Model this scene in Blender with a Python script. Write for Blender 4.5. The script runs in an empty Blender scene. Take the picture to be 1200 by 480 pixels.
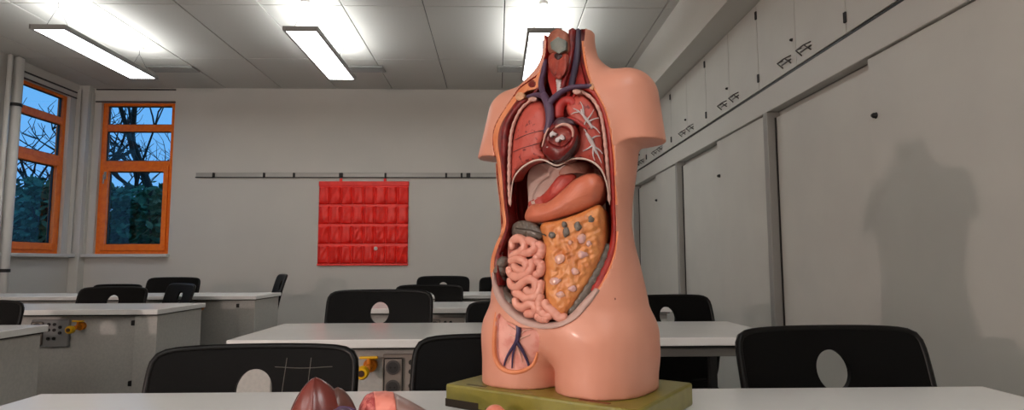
import bpy, bmesh, math, random
import numpy as np
from mathutils import Vector, Matrix
R = random.Random(7)
scene = bpy.context.scene
col = scene.collection

# ---------------------------------------------------------------- camera
FPX, TH, YA, RO = 716.88, 0.09347, 0.0255, -0.00276     # focal length in px (1200 wide), pitch up, yaw right, roll
CAM = np.array([0.0, 0.0, 1.0])
cd = bpy.data.cameras.new('camera'); cam = bpy.data.objects.new('camera', cd); col.objects.link(cam)
cd.sensor_fit = 'HORIZONTAL'; cd.sensor_width = 36; cd.lens = FPX / 1200 * 36; cd.clip_start = .02
def ray(px, py):
    px, py = np.asarray(px, float), np.asarray(py, float)
    a0, b0 = px - 600, py - 240
    a = a0*math.cos(RO) + b0*math.sin(RO); b = -a0*math.sin(RO) + b0*math.cos(RO)
    xx = a/FPX; v = -b/FPX
    yy = math.cos(TH) - v*math.sin(TH); Z = math.sin(TH) + v*math.cos(TH)
    return np.stack([xx*math.cos(YA) + yy*math.sin(YA), -xx*math.sin(YA) + yy*math.cos(YA), Z], -1)
_f = Vector(ray(600, 240)).normalized(); _r = Vector(ray(700, 240) - ray(500, 240)).normalized(); _u = _r.cross(_f)
cam.matrix_world = Matrix(((_r.x, _u.x, -_f.x, 0), (_r.y, _u.y, -_f.y, 0), (_r.z, _u.z, -_f.z, 1.0), (0, 0, 0, 1)))
scene.camera = cam
def onZ(x, y, Z): d = ray(x, y); return CAM + d*((Z - 1)/d[2])
def onY(x, y, Y): d = ray(x, y); return CAM + d*(Y/d[1])
def onX(x, y, X): d = ray(x, y); return CAM + d*(X/d[0])

# ---------------------------------------------------------------- view, world, light
vs = scene.view_settings
vs.view_transform = 'Standard'; vs.look = 'None'; vs.gamma = 1; vs.use_curve_mapping = False
vs.exposure = 0.1
w = bpy.data.worlds.new('dusk_sky'); scene.world = w; w.use_nodes = True
nt = w.node_tree; bg = nt.nodes['Background']
tc = nt.nodes.new('ShaderNodeTexCoord'); sp = nt.nodes.new('ShaderNodeSeparateXYZ'); cr = nt.nodes.new('ShaderNodeValToRGB')
nt.links.new(tc.outputs['Generated'], sp.inputs[0]); nt.links.new(sp.outputs['Z'], cr.inputs[0]); nt.links.new(cr.outputs[0], bg.inputs[0])
cr.color_ramp.elements[0].position = 0.0; cr.color_ramp.elements[0].color = (.17, .42, .82, 1)
cr.color_ramp.elements[1].position = .6; cr.color_ramp.elements[1].color = (.06, .34, .74, 1)
bg.inputs[1].default_value = 1.2
# the low lamp at the front of the room that throws the model's shadow on the cupboards
ld = bpy.data.lights.new('low_lamp', 'POINT'); ld.energy = 150; ld.color = (1, .78, .70); ld.shadow_soft_size = .045
lo = bpy.data.objects.new('low_lamp', ld); lo.location = (-2.96, -1.35, 1.36); col.objects.link(lo)
LAMP_DOWN, LAMP_UP = 7.8, 11.5

# ---------------------------------------------------------------- helpers
def lin(c):
    return tuple((v/255/12.92 if v/255 <= .04045 else ((v/255 + .055)/1.055)**2.4) for v in c) + (1,)
MATS = {}
def mat(name, rgb, rough=.5, metal=0, noise=None, bump=None, spec=.5, coat=0, emit=None, raw=False):
    """rgb 0-255 sRGB. noise=(scale, rgb2, lo, hi), bump=(scale, strength)"""
    if name in MATS: return MATS[name]
    m = bpy.data.materials.new(name); m.use_nodes = True; MATS[name] = m
    t = m.node_tree; b = t.nodes['Principled BSDF']
    b.inputs['Base Color'].default_value = lin(rgb); b.inputs['Roughness'].default_value = rough
    b.inputs['Metallic'].default_value = metal; b.inputs['Specular IOR Level'].default_value = spec
    if coat: b.inputs['Coat Weight'].default_value = coat; b.inputs['Coat Roughness'].default_value = .15
    c = t.nodes.new('ShaderNodeTexCoord')
    if noise:
        n = t.nodes.new('ShaderNodeTexNoise'); n.inputs['Scale'].default_value = noise[0]; n.inputs['Detail'].default_value = 4
        r = t.nodes.new('ShaderNodeValToRGB'); e = r.color_ramp.elements
        e[0].position, e[1].position = noise[2], noise[3]; e[0].color = lin(rgb); e[1].color = lin(noise[1])
        t.links.new(c.outputs['Object'], n.inputs['Vector']); t.links.new(n.outputs['Fac'], r.inputs[0]); t.links.new(r.outputs[0], b.inputs['Base Color'])
    if bump:
        n2 = t.nodes.new('ShaderNodeTexNoise'); n2.inputs['Scale'].default_value = bump[0]; n2.inputs['Detail'].default_value = 3
        bp = t.nodes.new('ShaderNodeBump'); bp.inputs['Strength'].default_value = bump[1]; bp.inputs['Distance'].default_value = .002
        t.links.new(c.outputs['Object'], n2.inputs['Vector']); t.links.new(n2.outputs['Fac'], bp.inputs['Height']); t.links.new(bp.outputs[0], b.inputs['Normal'])
    if emit:
        b.inputs['Emission Color'].default_value = emit[0] + (1,); b.inputs['Emission Strength'].default_value = emit[1]
    return m

def mesh_of(name, V, F, smooth=False, angle=None):
    me = bpy.data.meshes.new(name)
    me.from_pydata([tuple(map(float, v)) for v in V], [], [tuple(map(int, f)) for f in F]); me.update()
    bm = bmesh.new(); bm.from_mesh(me); bmesh.ops.recalc_face_normals(bm, faces=bm.faces); bm.to_mesh(me); bm.free()
    if smooth or angle:
        me.polygons.foreach_set('use_smooth', [True]*len(me.polygons))
        if angle: me.set_sharp_from_angle(angle=math.radians(angle))
    return me
def link(name, me, m=None, parent=None, loc=None, rz=0):
    o = bpy.data.objects.new(name, me); col.objects.link(o)
    if me is not None and m is not None and not me.materials:
        for mm in (m if isinstance(m, (list, tuple)) else [m]): me.materials.append(mm)
    if parent: o.parent = parent
    if loc is not None: o.location = tuple(map(float, loc))
    if rz: o.rotation_euler = (0, 0, rz)
    return o
def obj(name, VF, m, parent=None, smooth=False, angle=None, loc=None, rz=0):
    return link(name, mesh_of(name, VF[0], VF[1], smooth, angle), m, parent, loc, rz)
def tag(o, label=None, cat=None, group=None, kind=None):
    if label: o['label'] = label
    if cat: o['category'] = cat
    if group: o['group'] = group
    if kind: o['kind'] = kind
    return o
def thing(name, label, cat, loc=(0, 0, 0), rz=0, group=None):
    return tag(link(name, None, None, None, loc, rz), label, cat, group)
def struct(name, VF, m, **k): return tag(obj(name, VF, m, **k), kind='structure')
def copy_tree(o, parent=None):
    c = o.copy(); col.objects.link(c); c.parent = parent
    for ch in list(o.children): copy_tree(ch, c)
    return c

def box(x0, x1, y0, y1, z0, z1):
    V = [(x, y, z) for x in (x0, x1) for y in (y0, y1) for z in (z0, z1)]
    return V, [(0, 1, 3, 2), (4, 6, 7, 5), (0, 4, 5, 1), (2, 3, 7, 6), (0, 2, 6, 4), (1, 5, 7, 3)]
def bbox(x0, x1, y0, y1, z0, z1, b=.004, seg=2):
    V, F = box(x0, x1, y0, y1, z0, z1)
    bm = bmesh.new(); vs_ = [bm.verts.new(v) for v in V]
    for f in F: bm.faces.new([vs_[i] for i in f])
    bmesh.ops.recalc_face_normals(bm, faces=bm.faces)
    bmesh.ops.bevel(bm, geom=list(bm.edges), offset=b, segments=seg, profile=.5, affect='EDGES')
    bm.verts.index_update()
    out = [tuple(v.co) for v in bm.verts], [tuple(v.index for v in f.verts) for f in bm.faces]; bm.free(); return out
def join(*parts):
    V, F = [], []
    for v, f in parts:
        n = len(V); V += list(v); F += [tuple(i + n for i in q) for q in f]
    return V, F
def catmull(P, n, closed=False):
    """resample a polyline by arc length with a Catmull-Rom curve"""
    P = np.asarray(P, float); m = len(P)
    if closed: Q = np.vstack([P[-1], P, P[0], P[1]])
    else: Q = np.vstack([2*P[0] - P[1], P, 2*P[-1] - P[-2]])
    out = []
    segs = m if closed else m - 1
    for i in range(segs):
        a, b, c, d = Q[i], Q[i+1], Q[i+2], Q[i+3]
        t = np.linspace(0, 1, 12, endpoint=False)[:, None]
        out.append(.5*((2*b) + (c - a)*t + (2*a - 5*b + 4*c - d)*t**2 + (-a + 3*b - 3*c + d)*t**3))
    out = np.vstack(out + [P[:1] if closed else P[-1:]])
    s = np.concatenate([[0], np.cumsum(np.linalg.norm(np.diff(out, axis=0), axis=1))])
    q = np.linspace(0, s[-1], n, endpoint=not closed)
    return np.stack([np.interp(q, s, out[:, k]) for k in range(out.shape[1])], 1)
def tube(P, r, seg=10, closed=False, caps=True):
    P = np.asarray(P, float); n = len(P); r = np.broadcast_to(np.asarray(r, float), (n,))
    T = np.gradient(P, axis=0) if not closed else np.roll(P, -1, 0) - np.roll(P, 1, 0)
    T /= np.linalg.norm(T, axis=1)[:, None] + 1e-12
    u = np.cross(T[0], (0, 0, 1.0));
    if np.linalg.norm(u) < .1: u = np.cross(T[0], (1.0, 0, 0))
    V = []
    for i in range(n):
        u = u - T[i]*np.dot(u, T[i]); u /= np.linalg.norm(u) + 1e-12; v = np.cross(T[i], u)
        for k in range(seg):
            a = 2*math.pi*k/seg; V.append(P[i] + r[i]*(math.cos(a)*u + math.sin(a)*v))
    F = []
    for i in range(n if closed else n - 1):
        j = (i + 1) % n
        for k in range(seg):
            l = (k + 1) % seg; F.append((i*seg + k, i*seg + l, j*seg + l, j*seg + k))
    if caps and not closed:
        V.append(P[0] - T[0]*r[0]*.5); V.append(P[-1] + T[-1]*r[-1]*.5); a, b = len(V) - 2, len(V) - 1
        for k in range(seg):
            l = (k + 1) % seg; F.append((a, l, k)); F.append((b, (n-1)*seg + k, (n-1)*seg + l))
    return V, F
def lathe(prof, seg=20, axis='z', at=(0, 0, 0)):
    """prof [(radius, height)] from bottom to top"""
    V, F = [], []
    for r, h in prof:
        for k in range(seg):
            a = 2*math.pi*k/seg; p = (r*math.cos(a), r*math.sin(a), h)
            if axis == 'y': p = (p[0], p[2], p[1])
            if axis == 'x': p = (p[2], p[0], p[1])
            V.append((p[0] + at[0], p[1] + at[1], p[2] + at[2]))
    n = len(prof)
    for i in range(n - 1):
        for k in range(seg):
            l = (k + 1) % seg; F.append((i*seg + k, i*seg + l, (i+1)*seg + l, (i+1)*seg + k))
    F.append(tuple(range(seg))[::-1]); F.append(tuple((n-1)*seg + k for k in range(seg)))
    return V, F

# ---------------------------------------------------------------- materials of the room
M_WALL = mat('wall_paint', (205, 201, 194), .75, noise=(1.2, (198, 195, 189), .35, .7), bump=(180, .08))
M_CEIL = mat('ceiling_tile', (196, 194, 188), .85, bump=(300, .12))
M_GAP = mat('shadow_gap', (40, 40, 40), .9)
M_FLOOR = mat('linoleum', (120, 120, 116), .45, noise=(40, (100, 101, 99), .4, .65))
M_CAB = mat('cupboard_laminate', (196, 195, 188), .5, noise=(3, (190, 189, 183), .4, .7))
M_TRIM = mat('grey_metal_trim', (150, 149, 145), .4, .2)
M_DARK = mat('dark_metal', (52, 52, 54), .4, .5)
M_BLACK = mat('black_rubber', (14, 14, 14), .5)
M_ORANGE = mat('orange_wood_frame', (244, 122, 8), .42, noise=(25, (234, 108, 4), .4, .65))
M_SILL = mat('white_sill', (205, 204, 200), .4)
M_TOP = mat('white_table_laminate', (234, 235, 233), .25, noise=(6, (229, 230, 228), .4, .7))
M_PANEL = mat('grey_table_panel', (188, 187, 182), .5, noise=(90, (180, 180, 176), .4, .6))
M_RED = mat('red_vinyl', (252, 40, 26), .38, noise=(14, (236, 26, 18), .4, .7), bump=(45, .5))

# ---------------------------------------------------------------- room shell
XL, XR, YB, YF, ZC = -4.45, 2.06, 6.6, -3.3, 2.894
XC = 1.512      # face of the cupboards
XBK = 1.335     # face of the bulkhead above them
struct('floor', box(XL - .2, XR + .2, YF - .2, YB + .2, -.1, 0), M_FLOOR)
WX0, WX1, WZ0, WZ1 = -4.27, -3.485, 1.10, 2.735    # window in the back wall
T = .12
struct('wall_back', join(box(WX1, XR + .2, YB, YB + T, 0, ZC + .2), box(XL - T, WX1, YB, YB + T, 0, WZ0),
       box(XL - T, WX1, YB, YB + T, WZ1, ZC + .2), box(XL - T, WX0, YB, YB + T, WZ0, WZ1)), M_WALL)
LY0, LY1 = 5.56, 6.38
struct('wall_left', join(box(XL - T, XL, YF, LY0, 0, ZC + .2), box(XL - T, XL, LY0, YB, 0, WZ0),
       box(XL - T, XL, LY0, YB, WZ1, ZC + .2), box(XL - T, XL, LY1, YB, WZ0, WZ1)), M_WALL)
struct('wall_right', box(XR, XR + T, YF, YB, 0, ZC + .2), M_WALL)
struct('wall_front', box(XL - T, XR + T, YF - T, YF, 0, ZC + .2), M_WALL)
ceil = struct('ceiling', box(XL - T, XR + T, YF - T, YB + T, ZC + .02, ZC + .15), M_GAP)
tile_mesh = {}
xs = [XL] + [.06 + .6*k for k in range(-7, 3)] + [XBK + .3]
ys = [YB, 5.60] + [5.60 - 1.2*k for k in range(1, 8)] + [YF]
for i in range(len(xs) - 1):
    for j in range(len(ys) - 1):
        w_, l_ = xs[i+1] - xs[i], ys[j] - ys[j+1]
        if l_ < .02 or w_ < .02: continue
        key = (round(w_, 3), round(l_, 3))
        if key not in tile_mesh:
            g = .0035
            tile_mesh[key] = mesh_of('ceiling_tile', *bbox(g, w_ - g, g, l_ - g, 0, .018, .003, 1))
        link('ceiling_tile', tile_mesh[key], M_CEIL, ceil, (xs[i], ys[j+1], ZC + R.uniform(-.001, .001)))
tag(struct('trim_1', box(XBK, XR, YF, YB, 2.50, ZC + .018), mat('bulkhead_paint', (206, 204, 197), .7)), 'pale bulkhead running along the ceiling above the wall cupboards')
# corner pillar and reveals
struct('trim_2', join(bbox(XL, XL + .1, YB - .1, YB, 0, ZC, .006), box(XL + .1, XL + .108, YB - .04, YB, WZ0, WZ1 + .1), box(XL, XL + .04, YB - .13, YB - .122, WZ0, WZ1 + .1)), mat('corner_cladding', (200, 198, 192), .45))
struct('trim_3', join(box(WX0 - .06, WX1 + .004, YB - .012, YB, WZ1, WZ1 + .012), box(WX0 - .06, WX1 + .004, YB - .012, YB, ZC - .024, ZC - .012)), M_DARK)
struct('trim_4', join(box(XL, XL + .012, LY0, LY1 + .08, WZ1 + .06, WZ1 + .072), box(XL, XL + .012, LY0, LY1 + .08, WZ1, WZ1 + .01)), M_DARK)

# ---------------------------------------------------------------- windows
def glass_mat():
    m = bpy.data.materials.new('window_glass'); m.use_nodes = True; t = m.node_tree; t.nodes.clear()
    o = t.nodes.new('ShaderNodeOutputMaterial'); a = t.nodes.new('ShaderNodeBsdfTransparent'); g = t.nodes.new('ShaderNodeBsdfGlossy')
    x = t.nodes.new('ShaderNodeMixShader'); x.inputs[0].default_value = .02
    g.inputs['Roughness'].default_value = .02; a.inputs[0].default_value = (.93, .96, .97, 1)
    t.links.new(a.outputs[0], x.inputs[1]); t.links.new(g.outputs[0], x.inputs[2]); t.links.new(x.outputs[0], o.inputs[0]); return m
M_GLASS = glass_mat()
def window(name, W, loc, rz, label):
    """local: x along the wall 0..W, y into the wall (outside = +y), z from the sill"""
    t = tag(link(name, None, None, None, loc, rz), label, kind='structure')
    H = WZ1 - WZ0; y0, y1 = .035, .095
    f = .05
    obj('window_frame', join(bbox(0, f, y0, y1, 0, H), bbox(W - f, W, y0, y1, 0, H), bbox(f, W - f, y0, y1, 0, .035), bbox(f, W - f, y0, y1, H - .03, H)), M_ORANGE, t)
    obj('window_rail', bbox(f, W - f, y0, y1, 1.325, 1.40), M_ORANGE, t)
    obj('window_rail', bbox(f, W - f, y0 - .004, y1, .945, 1.0), M_ORANGE, t)
    s = obj('sash', join(bbox(f, f + .05, y0 - .018, y1 - .01, .035, .945), bbox(W - f - .05, W - f, y0 - .018, y1 - .01, .035, .945),
        bbox(f + .05, W - f - .05, y0 - .018, y1 - .01, .035, .105), bbox(f + .05, W - f - .05, y0 - .018, y1 - .01, .885, .945)), M_ORANGE, t)
    obj('window_handle', join(bbox(f + .012, f + .036, y0 - .03, y0 - .018, .80, .88, .003), tube([(f + .024, y0 - .05, .84), (f + .024, y0 - .05, .75)], .007), tube([(f + .024, y0 - .02, .84), (f + .024, y0 - .05, .84)], .007)), M_TRIM, s)
    for z0, z1, i0, i1 in ((.105, .885, f + .05, W - f - .05), (1.0, 1.325, f, W - f), (1.40, H - .03, f, W - f)):
        obj('pane', box(i0 - .005, i1 + .005, .063, .067, z0 - .005, z1 + .005), M_GLASS, t)
        obj('gasket', join(box(i0, i0 + .008, .055, .075, z0, z1), box(i1 - .008, i1, .055, .075, z0, z1), box(i0, i1, .055, .075, z0, z0 + .008), box(i0, i1, .055, .075, z1 - .008, z1)), M_BLACK, t)
    return t
window('window_1', LY1 - LY0, (XL, LY0, WZ0), math.pi/2, 'orange framed window in the left wall, three panes one above another')
window('window_2', WX1 - WX0, (WX0, YB, WZ0), 0, 'orange framed window in the back wall, three panes one above another')
struct('window_sill', join(bbox(XL, WX1 + .02, YB - .07, YB + .06, WZ0 - .035, WZ0 - .001, .006), bbox(XL - .06, XL + .07, LY0 - .05, YB - .07, WZ0 - .035, WZ0 - .001, .006)), M_SILL)
bpy.data.objects['window_sill'].name = 'trim_5'
# white pipe by the left window
pp = onX(13, 200, XL + .07); p_t = thing('vertical_pipe', 'white vertical pipe with black clamps beside the left window', 'pipe', (pp[0], pp[1], 0))
obj('pipe', tube([(0, 0, 0), (0, 0, ZC - .02)], .042, 16), M_SILL, p_t, smooth=True)
obj('pipe', tube([(.0, -.1, 0), (0, -.1, ZC - .02)], .02, 12), M_SILL, p_t, smooth=True)
for z in (2.44, .94, .3):
    obj('pipe_clamp', join(lathe([(.046, z - .015), (.049, z - .012), (.049, z + .012), (.046, z + .015)], 18), box(-.075, -.035, -.01, .01, z - .012, z + .012)), M_BLACK, p_t)

# ---------------------------------------------------------------- cupboards along the right
M_SEAM = M_GAP
YPOST = [6.595, 5.03, 3.335, 1.60, -.09, -1.77]
ZF0, ZF1 = 1.825, 1.957
struct('trim_6', join(bbox(XC - .012, XC + .05, YPOST[-1], YB, ZF0, ZF1, .004)), mat('fascia_board', (192, 191, 185), .5))
struct('trim_7', join(box(XC - .004, XC + .3, YPOST[-1], YB, ZF1, ZF1 + .014)), M_BLACK)
LOCK = join(lathe([(.0105, -.012), (.0105, -.002), (.013, 0)], 14, 'x'), lathe([(.006, -.018), (.009, -.012)], 12, 'x'))
for i in range(len(YPOST) - 1):
    y1, y0 = YPOST[i], YPOST[i+1]
    wh = ['farthest bay, by the back wall', 'middle bay, seen right of the model', 'nearest bay, crossed by the shadow', 'bay beside the camera', 'bay behind the camera'][i]
    t = thing('sliding_cupboard', 'tall grey built-in cupboard with sliding doors, ' + wh, 'cupboard', (XC, (y0 + y1)/2, 0), 0, 'sliding door cupboards along the right wall')
    h = (y1 - y0)/2; c0 = -h + .045
    obj('body', join(box(.056, .5, -h, h, 0, ZF0), box(.01, .056, -h, h, 0, .06)), M_CAB, t)
    obj('post', bbox(-.02, .055, h - .052, h - .001, 0, ZF0 - .001, .004, 2), M_TRIM, t)
    obj('seam', box(.024, .0295, h - .062, h - .052, .06, ZF0 - .035), M_BLACK, t)
    m_ = -h + (y1 - y0)*.46
    obj('door', bbox(.030, .050, m_ - .05, h - .054, .07, ZF0 - .035, .002), M_CAB, t)
    d = obj('door', bbox(.004, .026, -h + .003, m_, .07, ZF0 - .004, .002), M_CAB, t)
    lk = obj('lock', LOCK, M_BLACK, d, smooth=True); lk.location = (.004, m_ - .035, 1.58)
UY = [1.65 + .885*k for k in range(-3, 7)]
M_HAN = mat('handle_steel', (95, 92, 90), .3, .8)
def handle(yc):
    p = [(-.0, yc - .045, .085), (-.032, yc - .04, .07), (-.032, yc + .04, .07), (-.0, yc + .045, .085)]
    q = [(-.0, yc - .045, .045), (-.032, yc - .04, .07), (-.032, yc + .04, .07), (0, yc + .045, .045)]
    return join(tube(p, .0035, 6), tube(q, .0035, 6), tube([(-.002, yc - .05, .065), (-.002, yc + .05, .065)], .004, 6))
hd_mesh = None
for i in range(len(UY) - 1):
    y0, y1 = UY[i], min(UY[i+1], YB - .002)
    h = (y1 - y0)/2
    n_ = len(UY) - 2 - i
    t = thing('wall_cupboard', 'grey double-door wall cupboard under the bulkhead, %s from the back wall' % ['first', 'second', 'third', 'fourth', 'fifth', 'sixth', 'seventh', 'eighth', 'ninth'][n_], 'cupboard', (XC, (y0 + y1)/2, ZF1 + .016), 0, 'wall cupboards above the sliding doors')
    HH = 2.50 - ZF1 - .018
    obj('body', box(.03, .5, -h, h, 0, HH), M_CAB, t)
    obj('gap', box(.026, .0305, -h, h, 0, HH), M_BLACK, t)
    for s in (-1, 1):
        a, b = (-h + .003, -.002) if s < 0 else (.002, h - .003)
        d = obj('door', bbox(.006, .026, a, b, .012, HH - .002, .0015, 1), M_CAB, t)
        hn = obj('handle', handle(0), M_HAN, d, smooth=True); hn.location = (.006, s*.10, .0)
        for hz_ in (.06, HH - .09):
            hg = obj('hinge', tube([(0, 0, 0), (0, 0, .045)], .006, 8), M_DARK, d); hg.location = (.003, s*(h - .004), hz_)
        if s > 0:
            lk = obj('lock', LOCK, M_BLACK, d, smooth=True); lk.location = (.006, .035, .16); lk.scale = (.7, .7, .7)

# ---------------------------------------------------------------- ceiling lamps and vents
M_LF = mat('lamp_frame_grey', (150, 150, 147), .4, .2)
M_DIFF = mat('lamp_diffuser', (240, 240, 236), .6, emit=((.965, .99, 1), LAMP_DOWN))
M_UP = mat('lamp_uplight', (240, 240, 236), .6, emit=((.965, .99, 1), LAMP_UP))
def make_lamp():
    t = link('pendant_lamp', None)
    W, L = .125, .595; h = .034
    obj('frame', join(bbox(-W, -W + .018, -L, L, 0, h, .003), bbox(W - .018, W, -L, L, 0, h, .003), bbox(-W + .018, W - .018, -L, -L + .022, 0, h, .003), bbox(-W + .018, W - .018, L - .022, L, 0, h, .003)), M_LF, t)
    obj('diffuser', box(-W + .016, W - .016, -L + .02, L - .02, .004, .010), M_DIFF, t)
    obj('uplight', box(-W + .03, W - .03, -L + .06, L - .06, .026, .030), M_UP, t)
    for s in (-1, 1):
        obj('wire', join(tube([(-.09, s*.5, h), (0, s*.5, .2), (.09, s*.5, h)], .0018, 5), tube([(0, s*.5, .19), (0, s*.5, ZC - 2.632 - .012)], .0018, 5)), M_DARK, t)
        obj('ceiling_cup', lathe([(.03, ZC - 2.632 - .022), (.034, ZC - 2.632 - .018), (.034, ZC - 2.632)], 16, at=(0, s*.5, 0)), M_SILL, t, angle=40)
    return t
lamp0 = make_lamp()
k = 0
for row, (yc, rn) in enumerate(((4.815, 'far'), (-.1, 'middle'), (-2.5, 'near'))):
    for c_, (xc, cn) in enumerate(((-3.14, 'on the window side'), (-1.385, 'in the middle column'), (.345, 'on the cupboard side'))):
        o = lamp0 if k == 0 else copy_tree(lamp0); k += 1
        o.location = (xc, yc, 2.632)
        lab = {0: ['long rectangular pendant lamp nearest the windows', 'long rectangular pendant lamp above the red pocket chart', 'long rectangular pendant lamp half hidden behind the model neck'][c_]}.get(row, 'long rectangular pendant lamp %s of the %s row, outside the picture' % (cn, rn))
        tag(o, lab, 'lamp', 'pendant lamps in rows under the ceiling')
for (px, nm) in ((203, 'beside the lamp nearest the windows'), (424, 'beside the lamp above the red pocket chart'), (609, 'left of the model neck')):
    c = onZ(px, 80, ZC)
    t = thing('ceiling_vent', 'small rectangular air vent in the ceiling ' + nm, 'vent', (c[0], c[1], ZC - .016), 0, 'air vents in the ceiling')
    obj('frame', join(bbox(-.22, .22, -.085, -.065, 0, .016, .003), bbox(-.22, .22, .065, .085, 0, .016, .003), bbox(-.22, -.2, -.065, .065, 0, .016, .003), bbox(.2, .22, -.065, .065, 0, .016, .003)), M_LF, t)
    obj('backing', box(-.2, .2, -.065, .065, .012, .016), M_DARK, t)
    for q in range(5): obj('slat', bbox(-.2, .2, -.056 + q*.026, -.042 + q*.026, .002, .012, .001, 1), M_TRIM, t)

# ---------------------------------------------------------------- rail and pocket chart on the back wall
a = onY(230, 202, YB); b = onY(582, 207.4, YB)
rx1 = 1.40
RZ0, RZ1 = 1.921, 1.968
t = thing('hanging_rail', 'thin grey metal rail along the back wall', 'rail', (a[0], YB, RZ0))
RW = rx1 - a[0]
obj('rail_strip', join(bbox(0, RW, -.006, 0, 0, RZ1 - RZ0, .002), bbox(0, RW, -.014, -.006, RZ1 - RZ0 - .006, RZ1 - RZ0, .001, 1)), mat('rail_alu', (172, 170, 165), .4, .2), t)
obj('rail_lip', box(0, RW, -.02, 0, -.009, .0), M_DARK, t)
for px in (251, 310, 345, 399, 401, 452, 523, 541, 549):
    x = onY(px, 204, YB)[0] - a[0]; wd = .010 if px not in (549,) else .022
    obj('hook', join(bbox(x - wd, x + wd, -.024, -.006, .0, .045, .002, 1), tube([(x, -.02, .0), (x, -.03, -.012), (x, -.036, .004)], .004, 6)), M_BLACK, t)
PX0, PX1 = onY(373.5, 260, YB)[0], onY(478.5, 260, YB)[0]; PZ1, PZ0 = onY(426, 212.5, YB)[2], onY(426, 311, YB)[2]
t = thing('pocket_chart', 'red vinyl wall chart with four rows of pockets hanging from the rail', 'pocket chart', (PX0, YB, PZ0))
PW, PH = PX1 - PX0, PZ1 - PZ0
obj('backing', bbox(0, PW, -.018, -.006, 0, PH, .004), M_RED, t)
obj('hem', bbox(-.004, PW + .004, -.024, -.004, PH - .05, PH, .006), M_RED, t); obj('hem', bbox(-.004, PW + .004, -.022, -.004, 0, .02, .005), M_RED, t)
def pocket(wd, h, seed):
    r = random.Random(seed); nx, nz = 8, 10; V, F = [], []
    f1, f2, a1, a2, sg = r.uniform(2, 5), r.uniform(3, 7), r.uniform(.003, .009), r.uniform(.002, .005), r.uniform(-.5, .5)
    for j in range(nz + 1):
        for i in range(nx + 1):
            u, v = i/nx, j/nz; e = (1 - (2*u - 1)**4)*min(1, v*5)
            fold = a1*math.sin(f1*(u + sg*v)*2 + seed) + a2*math.sin(f2*(v - u)*2)
            d = .022 + e*(.010 + .012*v) + e*fold
            sag = -.020*v*math.sin(math.pi*u)*r.choice([1]) if j == nz else 0
            V.append((u*wd, -d, v*h + sag*(.3 + abs(sg))))
    for j in range(nz):
        for i in range(nx):
            q = j*(nx+1) + i; F.append((q, q + 1, q + nx + 2, q + nx + 1))
    n = len(V); V += [(x, -.012, z) for x, y, z in V]; F += [tuple(n + i for i in f[::-1]) for f in F]
    ring = list(range(nx + 1)) + [(j+1)*(nx+1) - 1 for j in range(1, nz + 1)] + [nz*(nx+1) + i for i in range(nx - 1, -1, -1)] + [j*(nx+1) for j in range(nz - 1, 0, -1)]
    for q in range(len(ring)):
        i, j = ring[q], ring[(q+1) % len(ring)]; F.append((i, j, n + j, n + i))
    return V, F
pk = [mesh_of('pocket', *pocket(PW/8 - .006, .19, s), smooth=True) for s in range(9)]
for r_ in range(4):
    for c_ in range(8):
        link('pocket', pk[(r_*5 + c_*3 + R.randrange(4)) % 9], M_RED, t, (c_*PW/8 + .003, 0, .022 + r_*(PH - .06)/4))
for px in (400, 451.5):
    x = onY(px, 208, YB)[0] - PX0
    obj('strap', bbox(x - .014, x + .014, -.014, -.006, PH - .04, RZ0 - PZ0 - .013, .002, 1), M_RED, t)
bd = onY(441.5, 291, YB)
obj('badge', lathe([(.012, 0), (.02, -.004), (.02, -.008), (.0, -.011)][::-1], 14, 'y', (bd[0] - PX0, -.05, bd[2] - PZ0)), mat('badge_white', (220, 200, 190), .3), t, angle=40)

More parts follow.
